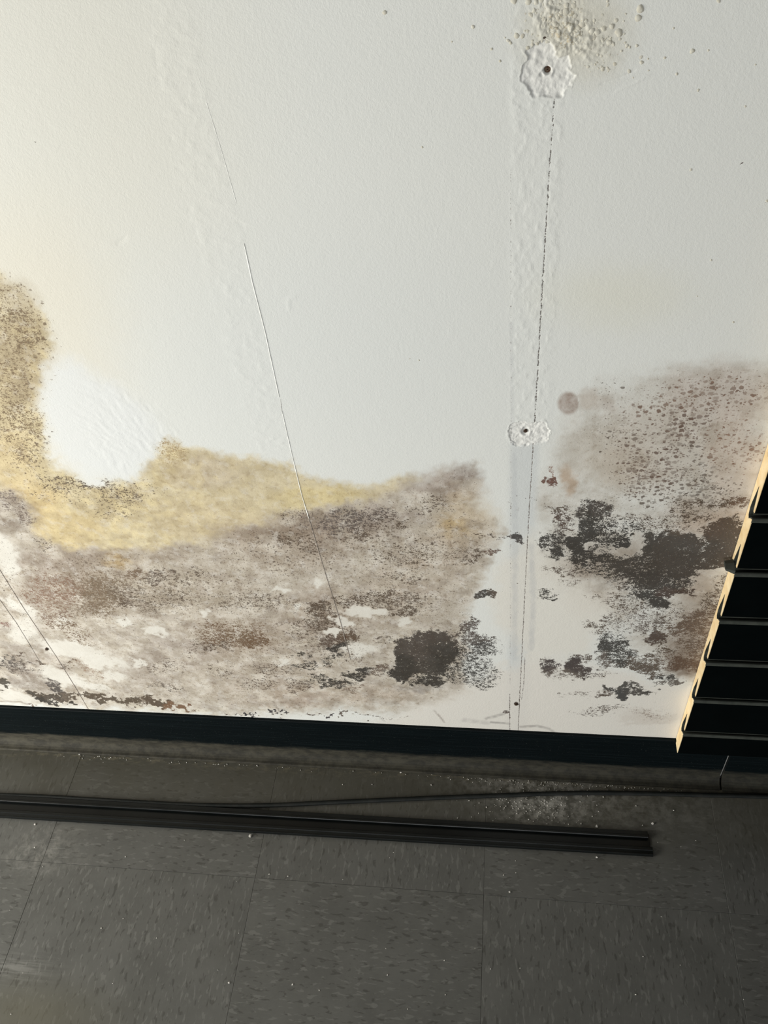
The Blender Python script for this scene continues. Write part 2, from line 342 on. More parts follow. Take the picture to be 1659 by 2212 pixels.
for cx, cy, rx, ry, rgb, k in [(25, 1110, 50, 40, (140, 128, 116), .75), (20, 1180, 60, 40, (180, 172, 160), .6), (180, 1205, 140, 22, (168, 155, 142), .7), (320, 1195, 120, 18, (172, 160, 146), .6), (560, 1150, 120, 20, (170, 156, 142), .7),
        (660, 1135, 110, 30, (158, 142, 126), .75), (740, 1150, 120, 40, (160, 146, 132), .7), (620, 1190, 130, 45, (166, 150, 132), .55), (830, 1110, 80, 26, (172, 160, 150), .6), (960, 1055, 75, 34, (174, 162, 152), .8), (1010, 1025, 35, 22, (168, 158, 150), .8),
        (200, 1270, 130, 60, (166, 152, 134), .7), (250, 1212, 40, 12, (190, 166, 122), .75), (420, 1270, 130, 60, (178, 166, 148), .55), (100, 1250, 80, 60, (172, 160, 148), .5), (500, 1380, 120, 40, (172, 156, 138), .6), (690, 1330, 90, 60, (166, 150, 134), .6),
        (830, 1310, 110, 40, (180, 165, 148), .5), (400, 1400, 80, 40, (176, 166, 156), .7), (320, 1440, 80, 40, (178, 168, 158), .5), (40, 1390, 60, 45, (172, 164, 154), .7), (60, 1470, 70, 40, (160, 152, 144), .7), (110, 1440, 40, 40, (176, 166, 156), .6), (560, 1450, 160, 50, (190, 178, 163), .5),
        (1000, 1120, 60, 60, (206, 188, 158), .6), (985, 1140, 28, 24, (202, 176, 126), .6), (950, 1190, 90, 40, (194, 180, 162), .6), (900, 1250, 110, 40, (196, 182, 164), .5), (900, 1487, 60, 9, (150, 146, 142), .7),
        (1275, 868, 18, 20, (190, 178, 164), .6), (1310, 870, 16, 16, (186, 174, 162), .5), (1330, 1010, 60, 40, (186, 172, 152), .6), (1225, 1035, 18, 30, (188, 166, 142), .8), (1300, 980, 90, 50, (196, 188, 174), .6), (1440, 960, 120, 100, (190, 178, 162), .55), (1560, 850, 110, 60, (190, 176, 164), .55),
        (1590, 1000, 60, 110, (198, 178, 158), .5), (1510, 1100, 60, 30, (176, 160, 142), .6), (1495, 1400, 55, 65, (138, 122, 107), .75), (1520, 1320, 50, 50, (160, 146, 130), .6), (1480, 1440, 45, 22, (118, 104, 90), .7), (1500, 1260, 40, 40, (176, 160, 142), .6),
        (1540, 1130, 70, 30, (190, 170, 150), .6), (1400, 1545, 50, 12, (165, 156, 146), .8), (1370, 1560, 30, 8, (170, 160, 148), .7), (1280, 1300, 60, 30, (206, 194, 178), .5), (1230, 1230, 70, 24, (196, 184, 170), .5), (700, 1500, 200, 22, (200, 184, 166), .5), (640, 1510, 60, 12, (170, 154, 140), .5), (1350, 1215, 150, 50, (160, 146, 130), .6)]:
    i, q = ell(cx, cy, rx, ry, 0, .55); tint(i, q, rgb, k)
cl = np.clip((fbm(X, Z, .022, 45, 4)-.48)*6, 0, 1)*hz; tint(ALL, cl, (218, 211, 197), .6)
yw = np.clip(1-np.abs(UU-250)/420, 0, 1)*(1-hz)*np.clip(mott*1.4, 0, 1)*(U < 900); cl = np.clip((fbm(X, Z, .009, 49, 3)-.5)*6, 0, 1)*yw; tint(ALL, cl, (232, 216, 170), .6); cl = np.clip((fbm(X, Z, .013, 53, 3)-.53)*7, 0, 1)*yw; tint(ALL, cl, (186, 170, 136), .55)
cl = np.clip((fbm(X, Z, .016, 47, 4)-.52)*6, 0, 1)*hz; tint(ALL, cl, (160, 148, 136), .38)
i, q = ell(1228+14*0, 871, 23, 24, 0, .2, False); q = q*(.55+.6*fbm(X[i], Z[i], .004, 57, 2)); q = q*(U[i] < 1249); tint(i, q, (166, 148, 136), .85); mott[i] = np.maximum(mott[i], q*.8)
# bluish white joint tape, right
w, _ = poly([(1102, 960), (1165, 960), (1150, 1250), (1140, 1600), (1095, 1600)], 10, False); tint(ALL, w, (206, 209, 207), .75); mott *= (1-.85*w)
w, _ = poly([(1150, 1150), (1225, 1230), (1330, 1320), (1260, 1420), (1140, 1430), (1060, 1330), (1070, 1230), (1120, 1180)], 24); tint(ALL, w, (225, 221, 210), .8); mott *= (1-.55*w)
w, _ = poly([(1000, 1480), (1140, 1420), (1300, 1440), (1500, 1500), (1480, 1640), (1000, 1620), (800, 1560)], 18); tint(ALL, w, (224, 218, 207), .7); mott *= (1-.6*w)
# scraped, very white patch on the left
w, _ = poly([(150, 770), (240, 830), (330, 900), (360, 945), (325, 980), (290, 1025), (245, 1045), (175, 1030), (125, 990), (98, 930), (96, 850), (110, 790)], 26); tint(ALL, w, (224, 226, 224), .85)
# white scraped flecks inside the stain
for cx, cy, rx, ry, a in [(688, 1264, 15, 11, 0), (600, 1270, 10, 8, 0), (618, 1274, 11, 9, 0), (635, 1305, 9, 7, 0), (437, 1322, 11, 10, 0), (328, 1364, 26, 9, 20), (268, 1342, 26, 9, 15), (790, 1322, 52, 9, 5), (738, 1344, 24, 10, -8), (716, 1369, 22, 6, 15),
                          (873, 1347, 12, 9, 0), (150, 1402, 75, 15, 8), (215, 1428, 60, 12, 10), (130, 1460, 50, 18, 20), (190, 1480, 45, 10, 15), (245, 1460, 25, 10, 0), (28, 1305, 32, 8, 20), (60, 1325, 35, 8, 30), (140, 1345, 12, 6, 0), (300, 1432, 16, 6, 0), (20, 1500, 50, 14, 12), (780, 1405, 36, 14, 0), (610, 1430, 18, 6, 0), (10, 1200, 25, 60, -30), (50, 1360, 30, 26, 40)]:
    i, q = ell(cx, cy, rx, ry, a, .35); tint(i, q, (224, 221, 211), .85); mott[i] *= (1-.8*q)
# clean strip along the base
w = np.clip((V-(1522+U*.0534))/14, 0, 1); tint(ALL, w, (218, 216, 208), .75); mott *= (1-.7*w)

BLK = (40, 37, 33); BRN = (76, 64, 52); RST = (94, 74, 54); MID = (106, 92, 75); GRY = (84, 75, 68)
# --- general light speckle
mold[:] = np.maximum(mold, np.maximum(hz*.17, hz2*.10)*(.4+1.2*fbm(X, Z, .03, 21)))
for a in [(-20, 800, 110, 200, .30, 0, .5, (110, 94, 72)), (10, 640, 50, 30, .30), (30, 700, 60, 40, .40), (50, 730, 50, 35, .42), (30, 900, 60, 60, .40), (60, 960, 40, 50, .34), (180, 1048, 90, 12, .40, 8), (260, 1072, 70, 20, .36, 0), (370, 978, 32, 26, .40, 0, .5, (156, 138, 106)), (110, 1050, 50, 20, .34, 30), (250, 1100, 60, 30, .28),
          (15, 1085, 50, 22, .40, 35, .5, (100, 90, 84)), (50, 1125, 30, 20, .42, 40, .5, (100, 88, 80)), (90, 1170, 40, 14, .32, 30),
          # brown clusters lower left
          (220, 1275, 60, 30, .56, 0, .6, MID), (150, 1270, 70, 36, .42, 0, .6, MID), (285, 1238, 24, 12, .62, 0, .5, (104, 88, 72)), (240, 1300, 60, 18, .5, 0, .6, MID), (100, 1280, 60, 40, .38, 0, .5, (118, 94, 78)), (205, 1320, 34, 14, .5, 10, .5, MID), (120, 1345, 46, 20, .44, 20, .5, (104, 82, 68)), (170, 1375, 50, 22, .34, 20, .5, RST),
          (330, 1245, 30, 12, .44), (385, 1252, 30, 12, .42, 30, .5, BRN), (420, 1240, 26, 10, .42, 30, .5, BRN), (360, 1290, 90, 26, .32, 0, .5, BRN), (320, 1310, 60, 16, .36, 0, .5, BRN),
          (500, 1382, 75, 24, .50, 0, .6, RST), (545, 1386, 40, 14, .60, 0, .5, RST), (470, 1390, 34, 14, .58, 0, .5, RST), (560, 1300, 120, 22, .32, 0, .5, BRN), (500, 1360, 90, 20, .38, 0, .5, RST), (450, 1405, 40, 12, .42, 0, .5, BRN),
          (1235, 60, 50, 45, .36, 0, .6, (176, 170, 150)), (740, 1130, 70, 28, .42, 0, .6, (82, 74, 70)), (800, 1120, 70, 30, .40, 0, .6, (82, 74, 70)), (775, 1160, 26, 12, .5, 0, .5, (84, 74, 68)), (870, 1140, 14, 8, .55), (940, 1085, 44, 14, .36), (930, 1100, 60, 10, .34), (650, 1170, 60, 22, .36, 25, .5, BRN), (640, 1110, 60, 16, .3), (880, 1200, 80, 30, .32, 0, .5, BRN), (990, 1200, 60, 20, .32, 0, .5, BRN),  # first entry: crevice shade between paint blisters, put into the colour as tan speckle
          (690, 1320, 36, 18, .55, 20, .5, BRN), (700, 1345, 50, 20, .48, 0, .5, BRN), (725, 1385, 34, 18, .62, 0, .5, (74, 60, 50)), (760, 1375, 20, 14, .62, 0, .5, (80, 64, 50)), (722, 1410, 11, 10, .95, 10, .4, BLK), (740, 1400, 20, 8, .7, -30, .4, BLK), (655, 1410, 24, 8, .55, 0, .5, BLK), (660, 1345, 34, 14, .42, 0, .5, BRN),
          (800, 1300, 80, 12, .46, 0, .5, RST), (850, 1290, 70, 14, .44, 0, .5, BRN), (870, 1325, 36, 14, .52, 0, .5, RST), (760, 1298, 60, 10, .46, 0, .5, RST), (870, 1250, 60, 14, .36, 0, .5, BRN), (640, 1370, 30, 16, .34, 0, .5, BRN), (740, 1420, 60, 14, .32),
          (790, 1450, 44, 9, .80, -8, .4, BLK), (765, 1462, 14, 10, .8, 0, .4, BLK), (832, 1448, 30, 8, .48, 0, .5, (96, 84, 74)), (830, 1385, 24, 8, .5), (725, 1478, 40, 9, .62, 0, .5, BLK), (690, 1470, 30, 8, .52, 0, .5, BLK), (645, 1480, 26, 14, .45), (660, 1440, 30, 14, .45, 0, .5, BLK), (710, 1435, 16, 14, .5, 0, .5, BLK), (590, 1445, 60, 20, .34), (765, 1490, 24, 6, .5, 0, .5, (110, 96, 84)), (560, 1480, 60, 14, .32), (480, 1450, 50, 16, .34), (350, 1440, 60, 20, .34), (360, 1480, 40, 12, .42, 0, .5, GRY), (560, 1440, 20, 6, .5),
          # big middle patch
          (925, 1418, 66, 46, .96, -8, .22, (58, 52, 46)), (880, 1420, 34, 42, .98, 0, .25, (52, 47, 42)), (930, 1390, 60, 26, .92, -10, .3, (62, 55, 50)), (868, 1445, 24, 24, .95, 0, .3, BLK), (935, 1472, 50, 10, .72, 0, .5, BLK), (928, 1470, 16, 7, 1.0, 0, .3, (40, 36, 32)),
          (1000, 1440, 60, 42, .48, 10, .4, BLK), (1030, 1390, 46, 24, .56, 12, .4, (66, 58, 52)), (1005, 1352, 22, 22, .62, 0, .4, (72, 62, 56)), (1045, 1400, 28, 12, .52, 0, .4, BLK), (1030, 1470, 50, 20, .42, 0, .5, BLK), (1045, 1440, 34, 30, .38), (1060, 1450, 20, 20, .4),
          (1046, 1286, 24, 7, .85, -12, .35, BLK), (1066, 1278, 12, 6, .8, -10, .4, BRN), (1040, 1200, 26, 10, .52, -12, .5, BRN), (1066, 1196, 14, 7, .62, 0, .4, (96, 76, 66)), (1022, 1215, 16, 7, .42), (1060, 1160, 50, 7, .40, 10), (1112, 1165, 17, 8, .88, 10, .35, (56, 52, 50)), (1124, 1175, 8, 5, .9, 30, .4, (60, 54, 52)), (1118, 1106, 9, 10, .40, 0, .5, (130, 126, 126)), (1130, 1076, 34, 3, .48, -4, .5, BRN), (1120, 1267, 3, 1.5, 1),
          # right side dark masses
          (1200, 1165, 26, 36, .52, 0, .6, BLK), (1196, 1195, 18, 14, .74, 0, .5, BLK), (1182, 1165, 24, 16, .58, -10, .5, BLK), (1215, 1120, 20, 30, .55, 0, .5, (74, 60, 52)), (1200, 1095, 22, 6, .5, 0, .5, BRN), (1180, 1040, 12, 12, .8, -40, .4, (92, 58, 46)), (1185, 1015, 6, 14, .5, 10, .4, (120, 84, 66)), (1200, 1230, 30, 12, .42),
          (1285, 1105, 42, 24, .72, 0, .4, (56, 50, 46)), (1310, 1130, 30, 30, .60, 0, .5, (58, 52, 47)), (1262, 1150, 26, 40, .82, 10, .35, (46, 42, 38)), (1250, 1180, 30, 28, .84, 0, .4, BLK), (1290, 1155, 34, 34, .60, 0, .5, BLK), (1260, 1210, 46, 18, .66, 10, .5, BLK), (1330, 1160, 24, 18, .6, 0, .5, BLK), (1352, 1166, 14, 12, .9, 0, .4, (40, 38, 36)),
          (1340, 1214, 70, 20, .72, 6, .4, BLK), (1300, 1345, 40, 10, .45, 0, .5, BRN), (1400, 1345, 60, 26, .48, 0, .5, BRN), (1360, 1300, 60, 20, .42, 0, .5, BRN), (1300, 1220, 40, 30, .5, 0, .5, BLK), (1420, 1190, 46, 30, .88, -14, .3, (50, 46, 41)), (1470, 1175, 48, 28, .94, -10, .3, (58, 51, 44)), (1400, 1232, 80, 34, .86, 12, .35, (54, 50, 45)), (1460, 1225, 70, 36, .92, -6, .3, (54, 49, 43)), (1430, 1262, 60, 24, .86, 10, .4, (50, 46, 42)), (1480, 1210, 40, 30, .95, 0, .3, (56, 50, 44)),
          (1420, 1296, 26, 14, .92, 30, .35, BLK), (1440, 1286, 24, 8, .8, -20, .4, (58, 44, 38)), (1390, 1285, 40, 12, .6, 20, .5, BLK), (1470, 1262, 34, 10, .6, 10), (1475, 1282, 34, 5, .85, 4, .4, (62, 48, 40)), (1330, 1240, 50, 14, .46), (1250, 1235, 50, 12, .40), (1360, 1265, 50, 14, .5),
          (1560, 1170, 40, 46, 1.0, 8, .25, (64, 55, 46)), (1545, 1195, 34, 34, .95, 0, .3, (60, 52, 44)), (1560, 1140, 40, 22, .75, 0, .4, (74, 62, 52)), (1590, 1190, 30, 60, .9, 10, .4, (70, 60, 50)), (1520, 1225, 24, 10, .6), (1400, 1140, 60, 18, .48, 5, .5, BLK), (1380, 1120, 60, 14, .42), (1370, 1145, 40, 12, .52, 0, .5, BLK), (1460, 1130, 60, 20, .40, 0, .5, BRN), (1575, 1085, 50, 14, .60, 0, .5, (92, 72, 56)), (1530, 1082, 34, 10, .52, 0, .5, BRN), (1500, 1110, 60, 12, .44, 0, .5, BRN), (1480, 1090, 60, 10, .36, 0, .5, BRN),
          (1560, 1270, 30, 30, .40, 0, .5, BRN), (1535, 1300, 30, 24, .46, 0, .5, BRN), (1420, 1320, 80, 22, .34), (1360, 1340, 60, 30, .36, 0, .5, GRY), (1310, 1365, 24, 16, .45, 0, .5, BRN), (1330, 1380, 34, 16, .40, 0, .5, BLK), (1310, 1402, 22, 22, .72, 0, .4, BLK), (1345, 1396, 26, 14, .70, 0, .4, BLK), (1350, 1425, 60, 12, .62, 5, .4, BRN), (1340, 1415, 46, 14, .58, 0, .5, BLK),
          (1422, 1380, 24, 18, .74, 0, .4, (66, 52, 44)), (1385, 1440, 34, 10, .72, 0, .4, BRN), (1400, 1425, 40, 14, .56, 0, .5, BRN), (1470, 1360, 34, 16, .52, 0, .5, BRN), (1440, 1410, 30, 14, .5, 0, .5, BRN), (1500, 1345, 56, 24, .66, -20, .5, (86, 72, 60)), (1500, 1390, 40, 44, .50, 0, .5, (92, 78, 66)), (1485, 1435, 56, 17, .66, 0, .5, (86, 70, 58)), (1430, 1462, 40, 8, .62, 15, .4, BLK), (1400, 1452, 30, 8, .5, 0, .5, BRN), (1445, 1480, 26, 6, .7, 10, .4, (80, 74, 68)),
          (1240, 1444, 22, 15, .98, 10, .3, (46, 34, 32)), (1262, 1450, 24, 10, .78, 0, .4, (50, 38, 36)), (1195, 1440, 20, 14, .72, 0, .4, (52, 42, 42)), (1180, 1440, 16, 20, .42), (1215, 1460, 40, 14, .40, 0, .5, GRY), (1250, 1425, 24, 8, .5), (1300, 1430, 20, 14, .40, 0, .5, GRY), (1290, 1455, 40, 8, .34),
          (1318, 1487, 20, 9, .80, 0, .35, (50, 48, 46)), (1340, 1494, 22, 13, 1.0, 0, .3, (44, 44, 44)), (1365, 1484, 34, 5, .72, 5, .5, (64, 62, 58)), (1385, 1497, 26, 5, .85, 5, .4, (56, 52, 48)), (1412, 1501, 16, 4, .8, 0, .4, BLK), (1300, 1500, 16, 6, .6), (1240, 1500, 40, 10, .34), (1300, 1530, 50, 12, .40, 0, .5, GRY), (1260, 1540, 40, 8, .36, 0, .5, GRY), (1400, 1540, 50, 12, .34, 0, .5, (140, 130, 120)),
          (1178, 1276, 24, 10, .50, 10, .5, BLK), (1188, 1290, 16, 6, .5, 0, .5, BLK), (1240, 1260, 30, 8, .36), (1300, 1290, 40, 8, .3),
          # bottom streaks
          (106, 1503, 44, 7, 1.1, 4, .35, (70, 62, 52)), (90, 1510, 24, 6, 1.1, 8, .35, BLK), (128, 1506, 24, 7, 1.1, 0, .35, (62, 56, 50)), (190, 1507, 60, 3.5, .8, 1, .4, (96, 86, 76)), (120, 1518, 14, 3, .85, 8, .4, BLK), (155, 1518, 16, 4, .95, 3, .35, BLK), (240, 1508, 80, 5.5, 1.1, 1, .35, (76, 66, 54)), (345, 1520, 40, 6, 1.1, 4, .35, (72, 60, 46)), (390, 1526, 30, 5, .95, 5, .4, (104, 78, 56)), (300, 1518, 40, 4, .55, 3, .5, BRN), (200, 1509, 30, 3, .5),
          (8, 1478, 14, 7, .98, 25, .35, (66, 62, 54)), (115, 1480, 24, 10, .55, 25, .5, (70, 66, 64)), (128, 1490, 14, 6, .8, 10, .4, (70, 66, 64)), (90, 1432, 16, 5, .62, 0, .4, BRN), (20, 1430, 34, 10, .52, 10, .5, (70, 66, 64)), (50, 1442, 30, 10, .48, 10, .5, (80, 72, 66)), (35, 1415, 14, 5, .6), (60, 1527, 10, 3, .7, 20, .4, (104, 84, 70)), (158, 1433, 8, 3, .8), (150, 1436, 20, 3, .4), (10, 1345, 16, 6, .52, 0, .5, (120, 92, 84)), (200, 1445, 34, 12, .38, 20, .5, (130, 108, 92)), (100, 1455, 30, 8, .4, 30),
          (487, 1537, 6, 2, .9), (515, 1539, 6, 2.4, 1, 0, .3, (40, 36, 44)), (535, 1540, 10, 3, 1, 0, .3, (36, 34, 42)), (552, 1540, 5, 3, 1, 0, .3, (36, 34, 42)), (580, 1540, 4, 2.5, 1, 0, .3, (36, 34, 42)), (597, 1542, 9, 3, 1, 0, .3, (36, 34, 42)), (619, 1541, 4, 2.8, 1, 0, .3, (36, 34, 42)), (668, 1545, 14, 2.5, .85), (705, 1549, 14, 2.4, .95, 0, .3, (44, 38, 44)), (730, 1548, 4, 3, 1), (745, 1543, 14, 2, .8), (800, 1545, 40, 2.4, .7, 2), (860, 1549, 24, 2, .5)]:
    addm(mold, *a)
# solid masses stay ragged, with pale pinholes between
mold = np.where((mold > .25) & (mold < .8), mold+.07, mold); mold = np.where(mold > .25, mold*(.64+.72*fbm(X, Z, .009, 31, 3)), mold); mold[:] = np.clip(mold, 0, .97)
# --- dots
for a in [(210, 1280, 100, 42, 1.0), (130, 1300, 60, 44, .9), (500, 1380, 85, 26, .9), (860, 1300, 80, 26, .8), (720, 1370, 60, 50, .85), (330, 1250, 110, 24, .7), (1440, 960, 150, 120, .78, 0, .5), (1520, 860, 160, 50, .74, -10, .5, (106, 82, 66)), (1460, 1050, 140, 50, .80), (1330, 850, 60, 40, .42), (1370, 900, 70, 40, .62), (1400, 1000, 70, 50, .9, 0, .5, (84, 62, 50)), (1480, 920, 60, 30, .92, 0, .5, (88, 66, 54)), (1350, 950, 60, 30, .6), (1600, 960, 60, 60, .66, 0, .5, (120, 92, 74)),
          (760, 1140, 140, 40, .66), (650, 1190, 160, 60, .50), (880, 1190, 120, 60, .52, 0, .5, BRN), (850, 1300, 140, 40, .5, 0, .5, BRN), (180, 1270, 150, 60, .66), (400, 1280, 200, 50, .5), (30, 760, 90, 160, .55), (200, 1060, 170, 28, .5), (60, 960, 60, 100, .55), (1240, 60, 10, 10, .01), (370, 980, 40, 30, .3), (560, 1380, 160, 50, .45), (700, 1010, 10, 10, .01), (40, 1290, 60, 60, .42)]:
    addm(dots, *a)
dots *= (.7+.6*fbm(X, Z, .016, 41, 3)); dots[:] = np.clip(dots, 0, 1)
moldc_i, w = ell(1450, 960, 150, 90, 0, .3)
# scraped whites kill mould again
for cx, cy, rx, ry, a in [(688, 1264, 14, 10, 0), (600, 1270, 9, 7, 0), (618, 1274, 10, 8, 0), (437, 1322, 10, 9, 0), (330, 1364, 22, 7, 20), (790, 1322, 46, 8, 5), (738, 1344, 22, 8, -8), (716, 1369, 18, 5, 15), (873, 1347, 10, 7, 0), (150, 1402, 60, 12, 8), (215, 1428, 50, 8, 10), (1265, 1180, 9, 5, 0), (1436, 1192, 3, 3, 0), (130, 1460, 40, 12, 20), (20, 1505, 45, 10, 12)]:
    i, q = ell(cx, cy, rx, ry, a, .3); mold[i] *= (1-.9*q); dots[i] *= (1-.9*q)
w = ((U > 1101) & (U < 1165) & (V > 900)).astype(float)*.45; keep = (V > 1155) & (V < 1185) & (U < 1135); w[keep] = 0; mold *= (1-w)

# --- relief: joint tape texture, sanding swirls, flaked craters, drips, seams (metres, + = toward the room)
fine = fbm(X, Z, .0030, 51, 2)-.5
tp1, _ = poly([(1105, -200), (1225, -200), (1213, 300), (1205, 520), (1190, 900), (1160, 1100), (1150, 1600), (1100, 1600), (1103, 900), (1104, 500)], 9, False)
up = np.clip((1010-V)/120, .12, 1)
band = fbm(X, Z, .0042, 61, 2)
relief += tp1*up*(.00006+.00046*np.maximum(band-.46, 0)*1.6)
tp2, _ = poly([(300, -200), (395, -200), (440, 180), (478, 330), (527, 525), (575, 740), (640, 1010), (560, 1010), (505, 820), (440, 560), (385, 350), (335, 150)], 12, False)
relief += tp2*(.00004+.00040*np.maximum(fbm(X, Z, .0045, 63, 2)-.48, 0)*1.6)
for pts in ([(335, 80), (352, 200), (378, 330), (435, 560)],):
    d = seg_dist(pts, U+w1*30, V); relief -= np.clip(1.4-d/4, 0, 1)*np.clip((vn(X, Z, .004, 71)-.6)*4, 0, 1)*.00022
sw, _ = poly([(150, 790), (240, 815), (330, 870), (390, 930), (340, 975), (300, 1030), (255, 1035), (180, 960), (140, 880)], 22, False)
rr = np.hypot(U-60, (V-1130)*1.0)+w1*26; th = np.arctan2(V-1130, U-60)
rn = vn(rr*.001, th*.06, .0045, 73)+.6*vn(rr*.001, th*.06, .0022, 74)
relief += sw*.00034*(rn-.8)*np.clip((U-120)/90, 0, 1)
orange = fbm(X, Z, .006, 75, 2)-.5; relief += orange*.00010
bl = np.exp(-((U-1200)/45)**2-((V-25)/60)**2)+np.exp(-((U-1255-(V-90)*.3)/60)**2-((V-85)/45)**2)
relief += np.clip(bl, 0, 1)*np.maximum(fbm(X, Z, .0036, 77, 3)-.43, 0)*.0045
def crater(pts, depth, hole, hr, hdepth, scuffdir):
    idx = np.nonzero((U > min(p[0] for p in pts)-25) & (U < max(p[0] for p in pts)+25) & (V > min(p[1] for p in pts)-25) & (V < max(p[1] for p in pts)+25))[0]
    u, v, x, z = U[idx], V[idx], X[idx], Z[idx]
    ju = u+(vn(x, z, .0017, 81)-.5)*6; jv = v+(vn(x, z, .0017, 83)-.5)*5
    w, sd = poly(pts, 1.6, True, ju, jv)
    tex = (fbm(x*.8+z*.5, z*.9-x*.5, .0035, 85, 3)-.5)
    relief[idx] = relief[idx]*(1-w)+w*(-depth+tex*.0017)+np.exp(-(sd/3.0)**2)*(sd < 2)*.00030
    rh = np.hypot(u-hole[0], v-hole[1]); t = np.clip(1.6-rh/hr, 0, 1); relief[idx] -= t*hdepth
    relief[idx] += np.exp(-((rh-hr*1.9)/(hr*.5))**2)*.0006*(.4+.6*(v > hole[1]))
    tint(idx, w, (228, 227, 221), .8); mold[idx] *= 1-w; dots[idx] *= 1-w; mott[idx] *= 1-w
crater([(1180, 86), (1196, 97), (1200, 108), (1197, 118), (1206, 124), (1226, 120), (1230, 132), (1233, 142), (1228, 152), (1234, 156), (1245, 163), (1236, 172), (1232, 186), (1220, 192), (1214, 209), (1196, 211), (1172, 208), (1152, 212), (1146, 202), (1134, 182), (1126, 172), (1128, 142), (1141, 130), (1138, 116), (1131, 110), (1150, 102), (1166, 88)], .00085, (1183, 153), 6.0, .0042, 0)
d = seg_dist([(1181, 150), (1170, 162)], U, V); relief -= np.clip(1.5-d/4, 0, 1)*.0011
crater([(1104, 916), (1118, 911), (1136, 912), (1152, 913), (1170, 910), (1182, 914), (1183, 924), (1188, 932), (1182, 944), (1184, 952), (1168, 956), (1152, 958), (1132, 963), (1112, 962), (1104, 952), (1097, 944), (1098, 930)], .00060, (1135, 932), 6.0, .0014, 0)
# seams: right seam is a dashed pencil-thin gap, then tape edges
jag = (vn(X, Z, .0022, 91)-.5)*2.2
d = seg_dist([(1197, 214), (1186, 380), (1175, 560), (1164, 760), (1155, 912)], U+jag, V); m = np.clip(1.9-d, 0, 1)*np.clip(.25+1.3*vn(X, Z, .0017, 93), 0, 1)
mold[:] = np.maximum(mold, m*.86); relief -= m*.0001; i = m > .1; moldc[i] = srgb(104, 101, 98)
d = seg_dist([(1152, 958), (1142, 1120), (1133, 1300), (1124, 1480), (1119, 1590)], U+jag*.6, V); m = np.clip(1.5-d, 0, 1); mold[:] = np.maximum(mold, m*.78); relief -= m*.00005; i = m > .1; moldc[i] = srgb(112, 106, 102)
for pts, k in (([(1103, 350), (1104, 900), (1103, 1200), (1102, 1480)], .40), ([(1101, 1500), (1101, 1600)], .8), ([(1134, 1420), (1132, 1470), (1127, 1510)], .75)):
    d = seg_dist(pts, U+jag*.5, V); m = np.clip(1.5-d, 0, 1)*k; mold[:] = np.maximum(mold, m); i = m > .05; moldc[i] = srgb(132, 128, 126)
for pts, wd_, k in (([(1110, 985), (1113, 1150), (1112, 1420)], 6, .35), ([(1148, 1180), (1152, 1300), (1148, 1400)], 6, .40), ([(1104, 700), (1108, 960)], 4, .25)):
    d = seg_dist(pts, U+w3*5, V); m = np.clip(1.5-d/wd_, 0, 1)*k*(.4+.6*vn(X, Z, .008, 97)); tint(ALL, m, (176, 178, 180), 1)
# paper wrinkles by the base, their shading drawn as colour strokes; faint smudges
for pts, wd_, rgb in (([(1090, 1541), (1070, 1547), (1050, 1552)], 3, (150, 146, 140)), ([(1060, 1560), (1100, 1563)], 2, (130, 126, 122)), ([(1124, 1570), (1160, 1568), (1185, 1574), (1205, 1586)], 2.4, (140, 136, 130)), ([(938, 1535), (950, 1548), (960, 1560)], 1.6, (120, 104, 92)), ([(1000, 1555), (1055, 1562)], 4, (190, 186, 180)), ([(590, 1515), (600, 1530), (606, 1541)], 1.3, (120, 108, 98)), ([(800, 1548), (812, 1562)], 1.4, (236, 234, 228)), ([(0, 1515), (45, 1516), (60, 1522)], 1.3, (130, 110, 96))):
    d = seg_dist(pts, U+jag, V); m = np.clip(1.5-d/wd_, 0, 1)*.6*(.3+.9*vn(X, Z, .004, 99)).clip(0, 1); tint(ALL, m, rgb, 1); mold *= 1-m*.4
# soft nicks and knife scrapes
for pts, wd_, hgt in (([(1298, 182), (1340, 168), (1372, 152)], 2.2, -.0003), ([(1330, 198), (1372, 180), (1400, 162)], 2.4, .0002), ([(254, 526), (270, 515)], 3, -.0004), ([(625, 668), (622, 650)], 2.5, .0003), ([(624, 645), (640, 640)], 2.5, .0003), ([(513, 478), (527, 490)], 2, -.0003)):
    d = seg_dist(pts, U, V); relief += np.clip(1.5-d/wd_, 0, 1)*hgt
for cx, cy, r, dp in ((1602, 350, 3.2, 1), (74, 307, 2, .8), (1115, 1520, 5, 1), (101, 1402, 4.5, 1), (1660, 436, 3, .8), (1177, 82, 4, .5), (1093, 1538, 8, .7), (1184, 153, 4, 1.05), (1135, 932, 3, .45)):
    i, q = ell(cx, cy, r, r*(.45 if r == 8 else .8), 0, .35, False); mold[i] = np.maximum(mold[i], q*dp); moldc[i] = srgb(58, 42, 34)
relief[(X < -.775) | (X > .335) | (Z < .09) | (Z > 1.05)] = 0

